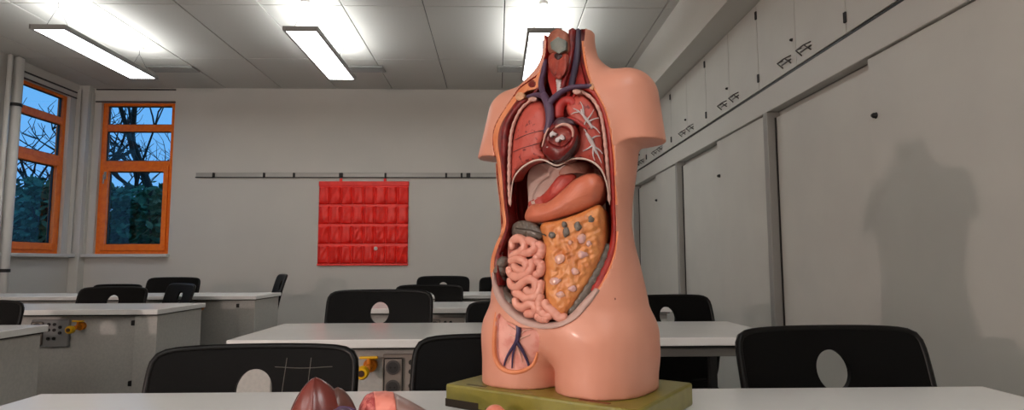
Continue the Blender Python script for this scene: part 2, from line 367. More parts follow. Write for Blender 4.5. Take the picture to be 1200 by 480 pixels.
# ---------------------------------------------------------------- tables
M_MEDIA = mat('media_plate', (150, 140, 132), .5)
M_MEDIAG = mat('media_plate_grey', (128, 128, 128), .5)
M_SOCK = mat('socket_grey', (78, 74, 72), .45)
M_GAS = mat('gas_yellow', (228, 178, 20), .35)
M_GASO = mat('gas_orange', (206, 120, 16), .4)
TZ, TT, TD = .755, .027, .5435
D1, SP = 1.2094, 1.3399
def table(name, x0, x1, yfar, label, media_x, tap_dx, open_from=None, media_m=M_MEDIA):
    W = x1 - x0; t = thing(name, label, 'table', (x0, yfar - TD, 0), 0, 'white laboratory tables in rows')
    obj('tabletop', bbox(0, W, 0, TD, TZ - TT, TZ, .003), M_TOP, t)
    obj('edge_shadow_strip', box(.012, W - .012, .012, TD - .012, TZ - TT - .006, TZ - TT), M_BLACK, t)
    zt = TZ - TT - .006
    for a_, b_ in ((.015, .135), (W - .135, W - .015))[:2 if open_from is None else 1]:
        obj('end_panel', bbox(a_, b_, .03, TD - .02, 0, zt, .003), M_PANEL, t)
    pe = (W - .137) if open_from is None else open_from
    obj('modesty_panel', bbox(.139, pe, .07, .09, .30, zt - .005, .002), M_PANEL, t)
    obj('panel_foot', box(.139, pe, .11, .13, .0, .27), M_DARK, t)
    for cx in ((.139, pe - .03) if open_from is None else (.139,)):
        for cz in (.68, .36):
            obj('panel_clip', join(bbox(cx, cx + .038, .05, .07, cz - .014, cz + .014, .004), lathe([(.006, .046), (.006, .052)], 10, 'y', (cx + .019, 0, cz))), M_BLACK, t)
    if open_from is not None:
        obj('rail', bbox(pe + .001, W - .015, .055, .09, zt - .036, zt - .008, .003), M_TRIM, t)
        obj('leg', join(bbox(W - .245, W - .22, .06, .09, 0, zt - .037, .003), bbox(W - .245, W - .22, .09, TD - .03, 0, .035, .003), bbox(W - .245, W - .22, .09, TD - .05, zt - .04, zt - .002, .003)), M_BLACK, t)
    # media panel with sockets and gas tap, on the camera side of the panel
    mp = obj('media_panel', bbox(media_x, media_x + .20, .052, .07, .555, .70, .004), media_m, t)
    y = .052
    fx = media_x + .006
    sp_ = obj('socket_plate', bbox(fx, fx + .062, y - .008, y, .565, .69, .006), mat('socket_plate', (140, 130, 122), .4), mp)
    obj('socket_rim', join(*[tube([(fx + .031 + (.031)*sx, y - .008, .6275 + .0625*sz) for sx, sz in ((-.97, -.9), (-.9, -.97), (.9, -.97), (.97, -.9), (.97, .9), (.9, .97), (-.9, .97), (-.97, .9))], .0018, 6, True)]), M_BLACK, mp)
    for cz in (.66, .597):
        s = obj('socket', lathe([(.0235, y - .012), (.0235, y - .006)], 20, 'y', (fx + .031, 0, cz)), M_SOCK, mp, angle=40)
        obj('socket_well', join(lathe([(.018, y - .0135), (.018, y - .0115)], 18, 'y', (fx + .031, 0, cz))), mat('socket_well', (48, 46, 46), .5), s if False else mp, angle=40)
        obj('socket_pin_hole', join(lathe([(.0035, y - .0150), (.0035, y - .013)], 8, 'y', (fx + .024, 0, cz)), lathe([(.0035, y - .0150), (.0035, y - .013)], 8, 'y', (fx + .038, 0, cz))), M_BLACK, mp)
    for q, (dx, cz) in enumerate(((.095, .675), (.095, .645), (.095, .60), (.125, .675), (.125, .645), (.155, .66), (.155, .63), (.125, .60))):
        obj('jack', lathe([(.0085, y - .006), (.0085, y - .001), ], 12, 'y', (media_x + dx, 0, cz)), M_BLACK, mp, angle=40)
    tx = media_x + tap_dx
    g = obj('gas_tap', join(lathe([(.022, y - .004), (.022, y + .018)], 18, 'y', (tx, 0, .665)), tube([(tx, y, .665), (tx, y - .045, .66)], .012, 10), tube([(tx, y - .02, .662), (tx, y - .02, .69)], .007, 8)), M_GASO, t, angle=40)
    obj('tap_knob', lathe([(.017, y - .075), (.021, y - .07), (.021, y - .05), (.014, y - .042)], 18, 'y', (tx - .012, 0, .652)), M_GAS, g, angle=40)
    obj('tap_nozzle', join(lathe([(.010, y - .079), (.010, y - .074)], 12, 'y', (tx - .012, 0, .652))), mat('tap_hole', (70, 40, 20), .5), g, angle=40)
    obj('tap_lever', bbox(tx - .03, tx + .03, y - .026, y - .014, .689, .698, .003), M_GAS, g)
    return t
RX0, RX1 = -.8629, .9574
rn = ['nearest row, carrying the torso model', 'second row, behind the torso model', 'third row', 'last row, nearest the back wall']
for k in range(4):
    table('lab_table', RX0, RX1, D1 + SP*k, 'white laboratory table of the right block, ' + rn[k], .488, -.04, .86)
for k in range(1, 4):
    table('lab_table', -4.36, -1.8058, D1 + SP*k, 'white laboratory table by the windows, ' + ['', 'nearest row, cut by the picture edge', 'middle row with yellow gas tap', 'last row, before the back wall'][k], 1.86, .26, None, M_MEDIAG)

# ---------------------------------------------------------------- chairs
M_CH = mat('black_chair_shell', (4, 4, 4), .5, noise=(260, (7, 7, 7), .45, .6), bump=(500, .10), spec=.12)
M_CHF = mat('chair_tube', (60, 60, 62), .35, .8)
M_LIP = mat('chair_lip', (5, 5, 5), .35, spec=.25)
def back_y(x, z):
    v = (z - .46)/.40
    return .205 + .030*v + .055*max(0, v)**2 - .018*(abs(x)/.215)**2
def make_chair():
    t = link('school_chair', None)
    N, K = 112, 6; V = []; F = []
    hx, hz, hw, hh = 0.0, .764, .039, .044
    def outer(a_):
        # rounded back outline, wide on top, slimmer at the seat
        c, s = math.cos(a_), math.sin(a_); n = 14
        r = (abs(c)**n + abs(s)**n)**(-1/n); u, v = c*r, s*r
        x = .215*u; z = .675 + .178*v
        x *= 1 - .14*max(0, (.60 - z)/.12)
        z -= .007*abs(u)**3*(v > 0)
        return x, z
    for ring in range(K + 1):
        f_ = ring/K
        for k_ in range(N):
            a_ = 2*math.pi*k_/N
            ox, oz = outer(a_); ix, iz = hx + hw*math.cos(a_), hz + hh*math.sin(a_)
            x, z = ix + (ox - ix)*f_, iz + (oz - iz)*f_
            V.append((x, back_y(x, z), z))
    n = len(V); th = .013
    V += [(x, y + th, z) for x, y, z in V]
    for r_ in range(K):
        for k_ in range(N):
            l = (k_ + 1) % N; q = [r_*N + k_, r_*N + l, (r_+1)*N + l, (r_+1)*N + k_]
            F.append(q); F.append([n + i for i in q[::-1]])
    for r_ in (0, K):
        for k_ in range(N):
            l = (k_ + 1) % N; F.append([r_*N + k_, r_*N + l, n + r_*N + l, n + r_*N + k_])
    obj('backrest', (V, F), M_CH, t, angle=50)
    rim = [(x, back_y(x, z) + th*.5, z) for x, z in (outer(2*math.pi*k_/N) for k_ in range(N))]
    obj('backrest_rim', tube(rim, .0085, 8, True), M_LIP, t, smooth=True)
    prof = catmull([(-.215, .425), (-.205, .452), (-.14, .462), (0, .448), (.12, .446), (.18, .462), (.207, .50), (.215, .54)], 22)
    V, F = [], []; m = 12
    for i, (y, z) in enumerate(prof):
        hw_ = .205 - .02*max(0, (y - .1)/.12)
        for j in range(m + 1):
            u = 2*j/m - 1; V.append((hw_*u, y - .02*(u*u)*(z > .5), z + .012*u**4*(y < .15)))
    n = len(V); V += [(x, y + (.008 if z > .48 else 0), z - .012) for x, y, z in V]
    for i in range(21):
        for j in range(m):
            q = [i*(m+1) + j, i*(m+1) + j + 1, (i+1)*(m+1) + j + 1, (i+1)*(m+1) + j]; F.append(q); F.append([n + k_ for k_ in q[::-1]])
    ring = list(range(m + 1)) + [(i+1)*(m+1) - 1 for i in range(1, 22)] + [21*(m+1) + j for j in range(m - 1, -1, -1)] + [i*(m+1) for i in range(20, 0, -1)]
    for k_ in range(len(ring)):
        i, j = ring[k_], ring[(k_+1) % len(ring)]; F.append([i, j, n + j, n + i])
    obj('seat', (V, F), M_CH, t, angle=50)
    for s in (-1, 1):
        P = catmull([(s*.15, .13, .432), (s*.18, .0, .425), (s*.19, -.16, .40), (s*.195, -.19, .30), (s*.20, -.20, .06), (s*.20, -.17, .0125), (s*.20, .0, .0125), (s*.20, .20, .0125)], 40)
        obj('leg', tube(P, .0125, 10), M_CHF, t, smooth=True)
    obj('cross_bar', tube([(-.15, .10, .428), (.15, .10, .428)], .011, 10), M_CHF, t, smooth=True)
    obj('cross_bar', tube([(-.20, .19, .0125), (.20, .19, .0125)], .0115, 10), M_CHF, t, smooth=True)
    return t
chair0 = make_chair(); n_ch = 0
def chair(x, y, rz, sc, label):
    """x, y = middle of the backrest top"""
    global n_ch
    o = chair0 if n_ch == 0 else copy_tree(chair0); n_ch += 1
    a_ = math.radians(rz); oy = .274*sc
    o.location = (x + oy*math.sin(a_), y - oy*math.cos(a_), 0); o.rotation_euler = (0, 0, a_); o.scale = (sc, sc, sc)
    tag(o, label, 'chair', 'black school chairs at the laboratory tables')
def chair_px(pxl, pxr, Y, rz, top, label):
    c = onY((pxl + pxr)/2, top, Y); chair(c[0], Y, rz, c[2]/.853, label)
Y1, Y2, Y3, Y4 = D1 + .14, D1 + SP + .14, D1 + 2*SP + .14, D1 + 3*SP + .14
chair_px(182, 420, Y1 - .02, 4, 407.5, 'black school chair left of the organs with thin pale lines on its back')
bk = [c for c in chair0.children if c.name.startswith('backrest')][0]; line_parts = []
for P in ([(.052, .60), (.058, .70), (.064, .83)], [(.108, .62), (.113, .72), (.117, .83)], [(.04, .812), (.10, .809), (.165, .812)], [(.035, .748), (.10, .742), (.15, .74)]):
    Q = catmull(P, 12); line_parts.append(tube([(x, back_y(x, z) - .0003, z) for x, z in Q], .0007, 5))
line_vf = join(*line_parts)  # thin pale lines laid on this chair's back
chair_px(486, 716, Y1, -4, 395.5, 'black school chair behind the torso model base, mostly hidden')
chair_px(856, 1084, Y1 + .03, 3, 385.5, 'large black school chair in front of the cupboards at right')
chair_px(389, 503, Y2, 0, 341, 'black school chair below the red pocket chart at the second table')
chair_px(549, 660, Y2, 0, 354, 'black school chair at the second table, nearly covered by the torso model')
chair_px(724, 836, Y2 + .02, 14, 347, 'black school chair beside the torso hip, in front of the farther cupboards')
chair_px(465, 541, Y3, 0, 334.5, 'black school chair at the third table, overlapped by the chair before it')
chair_px(492, 547, Y4, 0, 324, 'black school chair at the last table, just below the back wall rail')
chair_px(564, 620, Y4, 0, 325, 'black school chair at the last table, peeking out left of the torso hip')
chair_px(-92, 22, Y2, 6, 353.5, 'black school chair cut off by the left picture edge')
chair_px(97, 171, Y3, 0, 337, 'black school chair at the middle left table, under the orange windows')
chair_px(188, 239, 4.56, -40, 333, 'black school chair at the middle left table, turned sideways')
chair_px(112, 165, Y4, 0, 333.5, 'black school chair at the last left table, its top rising behind another chair')
chair_px(175, 234, Y4, 0, 325.5, 'black school chair at the last left table, behind the turned chair')
chair(onY(331, 322, 5.52)[0], 5.52, -62, 1.05, 'black school chair seen from the side at the end of the last left table')

tag(obj('pale_lines', line_vf, mat('line_grey', (112, 108, 100), .6), bk), 'thin pale lines', kind='stuff')

# ---------------------------------------------------------------- outside: trees and ivy
M_BARK = mat('dark_bark', (44, 38, 32), .9)
M_LEAF = mat('ivy_leaf', (44, 84, 52), .6, noise=(9, (88, 124, 84), .5, .7))
tag(obj('outdoor_ground', box(-20, 8, YB + .6, 24, -.3, -.2), mat('outdoor_soil', (60, 66, 44), .9)), kind='structure'); bpy.data.objects['outdoor_ground'].name = 'floor_outside'
tag(obj('floor_outside', box(-20, XL - .6, -6, YB + .6, -.3, -.2), mat('outdoor_soil', (60, 66, 44), .9)), kind='structure')
def tree(loc, h, seed, label, lean=0, spread=.62, levels=5, r0=None):
    r = random.Random(seed); t = thing('bare_tree', label, 'tree', loc, 0, 'bare trees outside the windows')
    tr, br = [], []
    def grow(p, d, ln, rad, lv):
        pts = [p]; q = Vector(p); dd = Vector(d)
        for i in range(5):
            dd = (dd + Vector((r.uniform(-.16, .16), r.uniform(-.16, .16), r.uniform(-.06, .14)))).normalized(); q = q + dd*ln/5; pts.append(tuple(q))
        (tr if lv == 0 else br).append(tube(pts, np.linspace(rad, rad*.55, 6), 6 if lv < 3 else 4, caps=False))
        if lv >= levels: return
        for i in range(r.choice([2, 3, 3]) if lv else 4):
            k_ = r.randint(2, 5); ax = Vector((r.uniform(-1, 1), r.uniform(-1, 1), r.uniform(-.2, .9))).normalized()
            grow(pts[k_], (dd*(1 - spread) + ax*spread).normalized(), ln*r.uniform(.5, .75), rad*(.62 if lv else .5), lv + 1)
    grow((0, 0, 0), (lean, 0, 1), h*.45, r0 or h*.018, 0)
    obj('trunk', join(*tr), M_BARK, t, smooth=True); tag(obj('branches', join(*br), M_BARK, t, smooth=True), kind='stuff')
def bush(loc, sx, sy, sz, n, seed, label):
    r = random.Random(seed); t = thing('ivy_bush', label, 'bush', loc, 0, 'ivy bushes outside the windows')
    V, F = [], []
    for i in range(n):
        a_, e = r.uniform(0, 6.283), r.uniform(0, 1)**.7; rad = r.uniform(.45, 1)
        p = Vector((sx*rad*math.cos(a_)*(1 - .35*e), sy*rad*math.sin(a_)*(1 - .35*e), sz*e + r.uniform(-.1, .1)))
        p.z = max(p.z, .02)
        u = Vector((r.uniform(-1, 1), r.uniform(-1, 1), r.uniform(-1, .4))).normalized(); v = u.orthogonal().normalized(); s = r.uniform(.05, .10)
        q = len(V); V += [p - u*s, p + v*s*.55 + u*s*.1, p + u*s, p - v*s*.55 + u*s*.1]; F.append((q, q+1, q+2, q+3))
    tag(obj('foliage', (V, F), M_LEAF, t), kind='stuff')
    ss = []
    for i in range(9):
        a_ = r.uniform(0, 6.28); P = [(0, 0, 0), (sx*.3*math.cos(a_), sy*.3*math.sin(a_), sz*.5), (sx*.6*math.cos(a_), sy*.6*math.sin(a_), sz*.95)]
        ss.append(tube(catmull(P, 8), np.linspace(.03, .01, 8), 5))
    obj('stems', join(*ss), M_BARK, t)
bi = 0
for (bx, by, h) in ((-6.6, 9.6, 2.35), (-7.9, 10.2, 2.5), (-5.3, 9.9, 2.3), (-9.0, 9.2, 2.4), (-10.2, 8.4, 2.6), (-7.6, 7.6, 2.2), (-9.6, 10.8, 2.6), (-6.5, 11.6, 2.6)):
    bush((bx, by, -.2), 1.05, .9, h, 2600, 30 + bi, 'dark ivy-covered bush outside, %s' % ['seen through the back wall window', 'between both windows', 'right edge of the back wall window', 'seen through the left window', 'far left of the left window', 'close outside the left window', 'behind the others at left', 'behind the others in the back window'][bi]); bi += 1
tree((-7.2, 13.5, -.2), 7.0, 3, 'big bare tree with crooked branches in the back wall window', .1, r0=.08)
tree((-9.2, 13.6, -.2), 6.5, 11, 'slender bare tree behind the bushes between the windows', 0)
tree((-10.8, 11.5, -.2), 7.0, 5, 'bare tree outside the left window', .1)
tree((-13.2, 12.4, -.2), 7.0, 8, 'farther bare tree outside the left window', 0)
tree((-5.0, 10.4, -.2), 7.6, 21, 'bare tree close outside the back wall window, branches reaching left', -.3, r0=.085)

# ---------------------------------------------------------------- the anatomical torso model
TA = np.array([.125, 1.075, TZ]); TROT = math.radians(-35.5); HB = .038
torso = thing('torso_model', 'life-size anatomical torso model without head, chest and belly open, on a green base', 'torso model', TA, TROT)
_c, _s = math.cos(-TROT), math.sin(-TROT)
def to_local(P):
    Q = np.asarray(P, float) - TA
    return np.stack([_c*Q[..., 0] - _s*Q[..., 1], _s*Q[..., 0] + _c*Q[..., 1], Q[..., 2]], -1)
PROF = np.array([  # z above base, half width, half depth, centre y
    (-.02, .150, .098, .0), (.05, .148, .099, .0), (.10, .146, .100, -.003), (.15, .141, .098, -.006), (.20, .131, .092, -.008),
    (.235, .123, .087, -.010), (.27, .118, .084, -.010), (.31, .121, .085, -.010), (.36, .129, .088, -.009), (.41, .134, .090, -.006),
    (.46, .136, .088, -.002), (.495, .130, .078, .004), (.52, .112, .066, .008), (.54, .088, .056, .011), (.557, .066, .050, .013),
    (.575, .052, .047, .014), (.60, .046, .046, .015), (.66, .044, .045, .015)])
_zz = np.linspace(-.03, .68, 360)
_pp = [np.convolve(np.pad(np.interp(_zz, PROF[:, 0], PROF[:, k]), 8, mode='edge'), np.hanning(17)/np.hanning(17).sum(), 'valid') for k in (1, 2, 3)]
def smin(a, b, k):
    h = np.clip(.5 + .5*(b - a)/k, 0, 1); return b*(1 - h) + a*h - k*h*(1 - h)
def smax(a, b, k): return -smin(-a, -b, k)
def sdf(x, y, z):
    a, b, cy = (np.interp(z, _zz, q) for q in _pp)
    n = 2.25
    k = (np.abs(x/a)**n + np.abs((y - cy)/b)**n)**(1/n); trunk = (k - 1)*np.minimum(a, b)*.95
    trunk = smax(trunk, .030 + .26*np.maximum(0, -y) - z, .04)
    legs = None
    for s in (-1, 1):
        lx = (x - s*.0735)/.0765; ly = (y + .002)/(.100)
        l = ((np.abs(lx)**2.3 + np.abs(ly)**2.3)**(1/2.3) - 1)*.0765
        l = smax(l, z - .12, .04)
        legs = l if legs is None else smin(legs, l, .006)
    d = smin(trunk, legs, .022)
    for s in (-1, 1):
        ax, ay, az = s*.112, .010, .482; bx, by, bz = (.136 if s > 0 else -.150), .006, .385
        t = np.clip(((x - ax)*(bx - ax) + (y - ay)*(by - ay) + (z - az)*(bz - az))/((bx - ax)**2 + (by - ay)**2 + (bz - az)**2), 0, 1)
        r = .054 - .009*t
        q = np.sqrt((x - ax - t*(bx - ax))**2 + ((y - ay - t*(by - ay))*.92)**2 + (z - az - t*(bz - az))**2) - r
        q = np.maximum(q, .405 + s*.0*x - z)
        d = smin(d, q, .016)
    d = np.maximum(d, -z); d = np.maximum(d, z - .622)
    return d
_tt = np.arange(.75, 1.42, .0008)
def lift(P, depth):
    """pixels (n,2) -> local points (z above the base top) at the given depth under the skin surface"""
    P = np.asarray(P, float); depth = np.broadcast_to(np.asarray(depth, float), (len(P),))
    d = ray(P[:, 0], P[:, 1]); d = d/d[:, 1:2]
    out = np.zeros((len(P), 3))
    for i0 in range(0, len(P), 400):
        dd = d[i0:i0+400]; Q = to_local(CAM + dd[:, None, :]*_tt[None, :, None]); Q[..., 2] -= HB
        s = sdf(Q[..., 0], Q[..., 1], Q[..., 2]) + depth[i0:i0+400, None]
        hit = s < 0; idx = np.where(hit.any(1), hit.argmax(1), s.argmin(1))
        out[i0:i0+400] = Q[np.arange(len(dd)), idx]
    return out
def up(V): V = np.array(V, float); V[:, 2] += HB; return V
def part(name, VF, m, parent=None, label=None, smooth=True, angle=None):
    o = obj(name, (up(VF[0]), VF[1]), m, parent or torso, smooth=smooth, angle=angle)
    if label: o['label'] = label
    return o
def ptube(name, px, depth, r, m, parent=None, n=24, seg=8, label=None, wob=0, nwob=6, flat=None):
    P = catmull(px, n); L = lift(P, depth)
    for k in range(3):      # smooth the lifted curve
        L[1:-1] = .5*L[1:-1] + .25*(L[:-2] + L[2:])
    rr = np.interp(np.linspace(0, 1, n), np.linspace(0, 1, np.size(r)), np.atleast_1d(r)).astype(float)
    if wob: rr = rr*(1 + wob*np.abs(np.sin(np.linspace(0, nwob*math.pi, n))) - wob*.5)
    return part(name, tube(L, rr, seg), m, parent, label)
def blob_vf(px, depth, bulge, thick, n=72, K=8, power=2.0, bumps=None, c=None, R=None):
    # R: rounding distance from the outline in px; without it the whole piece is one dome
    B = catmull(px, n, True); c = B.mean(0) if c is None else np.array(c, float)
    V = []
    if R:
        hgt = lambda P: np.sqrt(np.maximum(0, 1 - (1 - np.minimum(1, np.maximum(0, -poly_sd(P[:, 0], P[:, 1], B))/R))**2))
    for k in range(1, K + 1):
        t = math.sin(k/K*math.pi/2)
        if R: t = 1 - (1 - k/K)**1.4
        P = c + t*(B - c); dd = depth - bulge*(hgt(P) if R else (max(0, 1 - t**power))**.5)
        if bumps is not None: dd = dd - bumps(P)*(1 - t**4)
        V.append(lift(P, dd))
    C0 = lift([c], depth - bulge*(hgt(c[None])[0] if R else 1) - (bumps(c[None])[0] if bumps is not None else 0))
    F = []
    V = np.vstack(V)
    for k in range(K - 1):
        for i in range(n):
            j = (i + 1) % n; F.append((k*n + i, k*n + j, (k+1)*n + j, (k+1)*n + i))
    ci = len(V); V = np.vstack([V, C0])
    for i in range(n): F.append((ci, (i + 1) % n, i))
    back = V[(K-1)*n:K*n].copy(); m_ = back.mean(0); back = m_ + (back - m_)*.92; back[:, 1] += thick
    b0 = len(V); V = np.vstack([V, back, back.mean(0)[None]])
    for i in range(n):
        j = (i + 1) % n; F.append(((K-1)*n + i, (K-1)*n + j, b0 + j, b0 + i)); F.append((b0 + n, b0 + i, b0 + j))
    return V, F
def pblob(name, px, depth, bulge, thick, m, parent=None, label=None, **k): return part(name, blob_vf(px, depth, bulge, thick, **k), m, parent, label)
def pstrip(name, A, B, dA, dB, thick, m, parent=None, n=60, rows=4, crown=0.0, label=None):
    """band between two pixel polylines, laid on the cut surface"""
    A, B = catmull(A, n), catmull(B, n); V = []; F = []
    for k in range(rows + 1):
        f = k/rows; V.append(lift(A + (B - A)*f, dA + (dB - dA)*f - crown*math.sin(math.pi*f)))
    nn = n*(rows + 1); V = np.vstack(V); W = V.copy(); W[:, 1] += thick; V = np.vstack([V, W])
    for k in range(rows):
        for i in range(n - 1):
            q = (k*n + i, k*n + i + 1, (k+1)*n + i + 1, (k+1)*n + i); F.append(q); F.append(tuple(nn + v for v in q[::-1]))
    for k in (0, rows):
        for i in range(n - 1): F.append((k*n + i, k*n + i + 1, nn + k*n + i + 1, nn + k*n + i))
    for k in range(rows):
        for i in (0, n - 1): F.append((k*n + i, (k+1)*n + i, nn + (k+1)*n + i, nn + k*n + i))
    return part(name, (V, F), m, parent, label, angle=60)

M_SKIN = mat('torso_skin', (220, 154, 130), .40, noise=(9, (214, 146, 122), .35, .7), coat=.15)
M_CAV = mat('cavity_red', (150, 26, 26), .45)
M_PINKM = mat('thigh_muscle', (234, 172, 158), .45, noise=(60, (218, 140, 126), .45, .7))
M_FAT = mat('fat_orange', (226, 144, 100), .45, noise=(30, (216, 126, 80), .4, .65))
M_EDGE = mat('cut_edge_pink', (214, 150, 130), .45)
M_MUS = mat('muscle_red', (128, 26, 24), .38, noise=(70, (92, 16, 18), .42, .62))
M_MUS2 = mat('muscle_red_bright', (166, 44, 36), .4, noise=(80, (140, 30, 26), .4, .62))
M_RIB = mat('rib_ivory', (214, 168, 154), .45, noise=(60, (186, 140, 128), .4, .65))
M_LUNG = mat('lung_red', (190, 82, 70), .42, noise=(110, (120, 34, 32), .62, .68), bump=(160, .3))
M_VEIN = mat('vein_purple', (84, 62, 86), .35)
M_ART = mat('artery_red', (172, 46, 40), .38)
M_HEART = mat('heart_red', (122, 26, 22), .3, noise=(40, (92, 16, 16), .4, .65))
M_DHEART = mat('heart_dark', (52, 18, 20), .3)
M_WHITE = mat('bronchus_white', (196, 186, 186), .4)
M_RIM = mat('diaphragm_rim', (212, 190, 178), .4)
M_STOM = mat('stomach_pink', (212, 124, 94), .34, noise=(18, (200, 108, 82), .4, .7))
M_DOME = mat('diaphragm_pale', (222, 198, 188), .45, noise=(14, (206, 170, 160), .4, .7))
M_DOMER = mat('diaphragm_red', (206, 84, 70), .42, noise=(50, (190, 68, 58), .4, .6))
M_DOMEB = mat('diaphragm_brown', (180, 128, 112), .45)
M_COLON = mat('colon_grey', (104, 96, 88), .3, noise=(120, (140, 132, 122), .6, .68), bump=(120, .5))
M_INT = mat('small_intestine', (224, 156, 136), .26, noise=(14, (214, 138, 120), .4, .7), coat=.3)
M_OM = mat('omentum_orange', (216, 142, 82), .33, noise=(45, (200, 116, 60), .42, .66), bump=(90, .9), coat=.2)
M_OMP = mat('omentum_bump', (214, 160, 138), .22, noise=(70, (196, 150, 146), .45, .6), coat=.4)
M_GREY = mat('hyoid_grey', (104, 114, 108), .4, noise=(40, (122, 126, 118), .4, .6))
M_THROAT = mat('throat_brown', (164, 104, 82), .42, noise=(60, (140, 78, 60), .4, .65))
M_LARYNX = mat('larynx_red', (164, 70, 54), .38, noise=(50, (130, 44, 36), .42, .65))
M_BASE = mat('base_green', (132, 124, 46), .35, noise=(40, (122, 114, 38), .4, .65), coat=.2)

# ---- outlines in the photograph (pixels)
SK_L = [(641, 30), (640.5, 50), (639, 66), (633, 84), (622, 93), (609, 103), (602, 113), (592, 128), (583.5, 142), (579, 155), (578.5, 170), (581, 186), (583, 205), (585, 225), (587, 245), (588.5, 260), (586, 273), (579.5, 288), (575, 303), (574, 318), (577, 335), (585, 352), (597, 367), (612, 378), (632, 384)]
SK_R = [(684, 30), (684.5, 50), (686, 66), (689, 82), (694, 97), (702, 111), (710, 127), (715, 145), (718.5, 165), (721, 190), (722.5, 220), (723.5, 250), (724, 275), (722, 294), (716, 314), (706, 333), (691, 355), (674, 373), (652, 383)]
loop = SK_L + SK_R[::-1]
LO = lift(catmull(loop, 220, True), .002)
THIGH = [(583, 368), (593, 376), (610, 384), (626, 386), (631, 394), (630, 412), (626, 426), (614, 434), (599, 436), (586, 430), (580, 416), (579.5, 395)]
TO = lift(catmull(THIGH, 90, True), .0)
def poly_sd(px, pz, poly):
    """signed distance in the (x, z) plane, negative inside"""
    A = poly; B = np.roll(poly, -1, 0); d2 = np.full(px.shape, 1e9); ins = np.zeros(px.shape, bool)
    for (ax, az), (bx, bz) in zip(A, B):
        ex, ez = bx - ax, bz - az; wx, wz = px - ax, pz - az
        t = np.clip((wx*ex + wz*ez)/(ex*ex + ez*ez + 1e-15), 0, 1); d2 = np.minimum(d2, (wx - t*ex)**2 + (wz - t*ez)**2)
        c1 = (az > pz) != (bz > pz); ins ^= c1 & (px < ex*(pz - az)/(ez if abs(ez) > 1e-12 else 1e-12) + ax)
    d = np.sqrt(d2); return np.where(ins, -d, d)
def surface_nets(d, org, h):
    n0, n1, n2 = d.shape; s = d < 0
    cnt = np.zeros((n0-1, n1-1, n2-1), np.int8)
    cor = [(i, j, k) for i in (0, 1) for j in (0, 1) for k in (0, 1)]
    sl = lambda i, j, k: (slice(i, n0-1+i), slice(j, n1-1+j), slice(k, n2-1+k))
    for c in cor: cnt += s[sl(*c)]
    act = (cnt > 0) & (cnt < 8); I = np.argwhere(act); idx = np.full(act.shape, -1, np.int64); idx[act] = np.arange(len(I))
    val = {c: d[I[:, 0]+c[0], I[:, 1]+c[1], I[:, 2]+c[2]] for c in cor}
    S = np.zeros((len(I), 3)); N = np.zeros(len(I))
    for a in cor:
        for ax in range(3):
            if a[ax] == 0:
                b = tuple(1 if q == ax else a[q] for q in range(3)); va, vb = val[a], val[b]; m = (va < 0) != (vb < 0)
                t = np.where(m, va/(va - vb + 1e-20), 0); p = np.tile(np.array(a, float), (len(I), 1)); p[:, ax] += t
                S[m] += p[m]; N[m] += 1
    V = org + h*(I + S/N[:, None]); F = []
    for ax in range(3):
        o1, o2 = (ax + 1) % 3, (ax + 2) % 3
        A = [slice(None)]*3; B = [slice(None)]*3; A[ax] = slice(0, -1); B[ax] = slice(1, None)
        ch = s[tuple(A)] != s[tuple(B)]; E = np.argwhere(ch); sg = s[tuple(A)][ch]
        ok = (E[:, o1] > 0) & (E[:, o2] > 0) & (E[:, o1] < d.shape[o1]-1) & (E[:, o2] < d.shape[o2]-1); E, sg = E[ok], sg[ok]
        e1 = np.zeros(3, int); e1[o1] = 1; e2 = np.zeros(3, int); e2[o2] = 1
        q = np.stack([idx[tuple((E - e1*a_ - e2*b_).T)] for a_, b_ in ((1, 1), (0, 1), (0, 0), (1, 0))], 1)
        F.append(np.where(sg[:, None], q, q[:, ::-1]))
    return V, np.vstack(F)
H = .0025
gx = np.arange(-.215, .2151, H); gy = np.arange(-.122, .1221, H); gz = np.arange(-.005, .632, H)
X, Y, Z = np.meshgrid(gx, gy, gz, indexing='ij')
body = sdf(X, Y, Z)
PX, PZ = np.meshgrid(gx, gz, indexing='ij')
op = poly_sd(PX, PZ, LO[:, [0, 2]]); th = poly_sd(PX, PZ, TO[:, [0, 2]])
ycut = np.interp(gz, [0, .12, .16, .44, .50, .54, .66], [.0, .015, .040, .045, .025, .012, .012])
cut = np.maximum(op[:, None, :], Y - ycut[None, None, :])
cut = np.maximum(cut, np.where((Y > -.005) & (Z < .47), body + .009*np.clip((Y + .005)/.02, 0, 1), -1))   # keeps a side wall
cut2 = np.maximum(np.maximum(th[:, None, :], -.006 - body), Y)
d = np.maximum(body, -cut); d = np.maximum(d, -cut2)
SV, SF = surface_nets(d, np.array([gx[0], gy[0], gz[0]]), H)
me = bpy.data.meshes.new('body'); me.from_pydata(up(SV).tolist(), [], SF.tolist()); me.update()
fc = SV[SF].mean(1); bd_ = sdf(fc[:, 0], fc[:, 1], fc[:, 2])
thc = poly_sd(fc[:, 0], fc[:, 2], TO[:, [0, 2]])
opc = poly_sd(fc[:, 0], fc[:, 2], LO[:, [0, 2]])
mi = np.where(bd_ < -.0014, 1, 0); mi = np.where((mi == 1) & (thc < .002) & (opc > .0), 2, mi)
mi = np.where((fc[:, 2] < .004), 0, mi)
for m_ in (M_SKIN, M_CAV, M_PINKM): me.materials.append(m_)
me.polygons.foreach_set('material_index', mi.astype(np.int32)); me.polygons.foreach_set('use_smooth', [True]*len(me.polygons))
me.set_sharp_from_angle(angle=math.radians(42))
ob = link('body', me, None, torso); ob['label'] = 'flesh coloured hollow body shell'

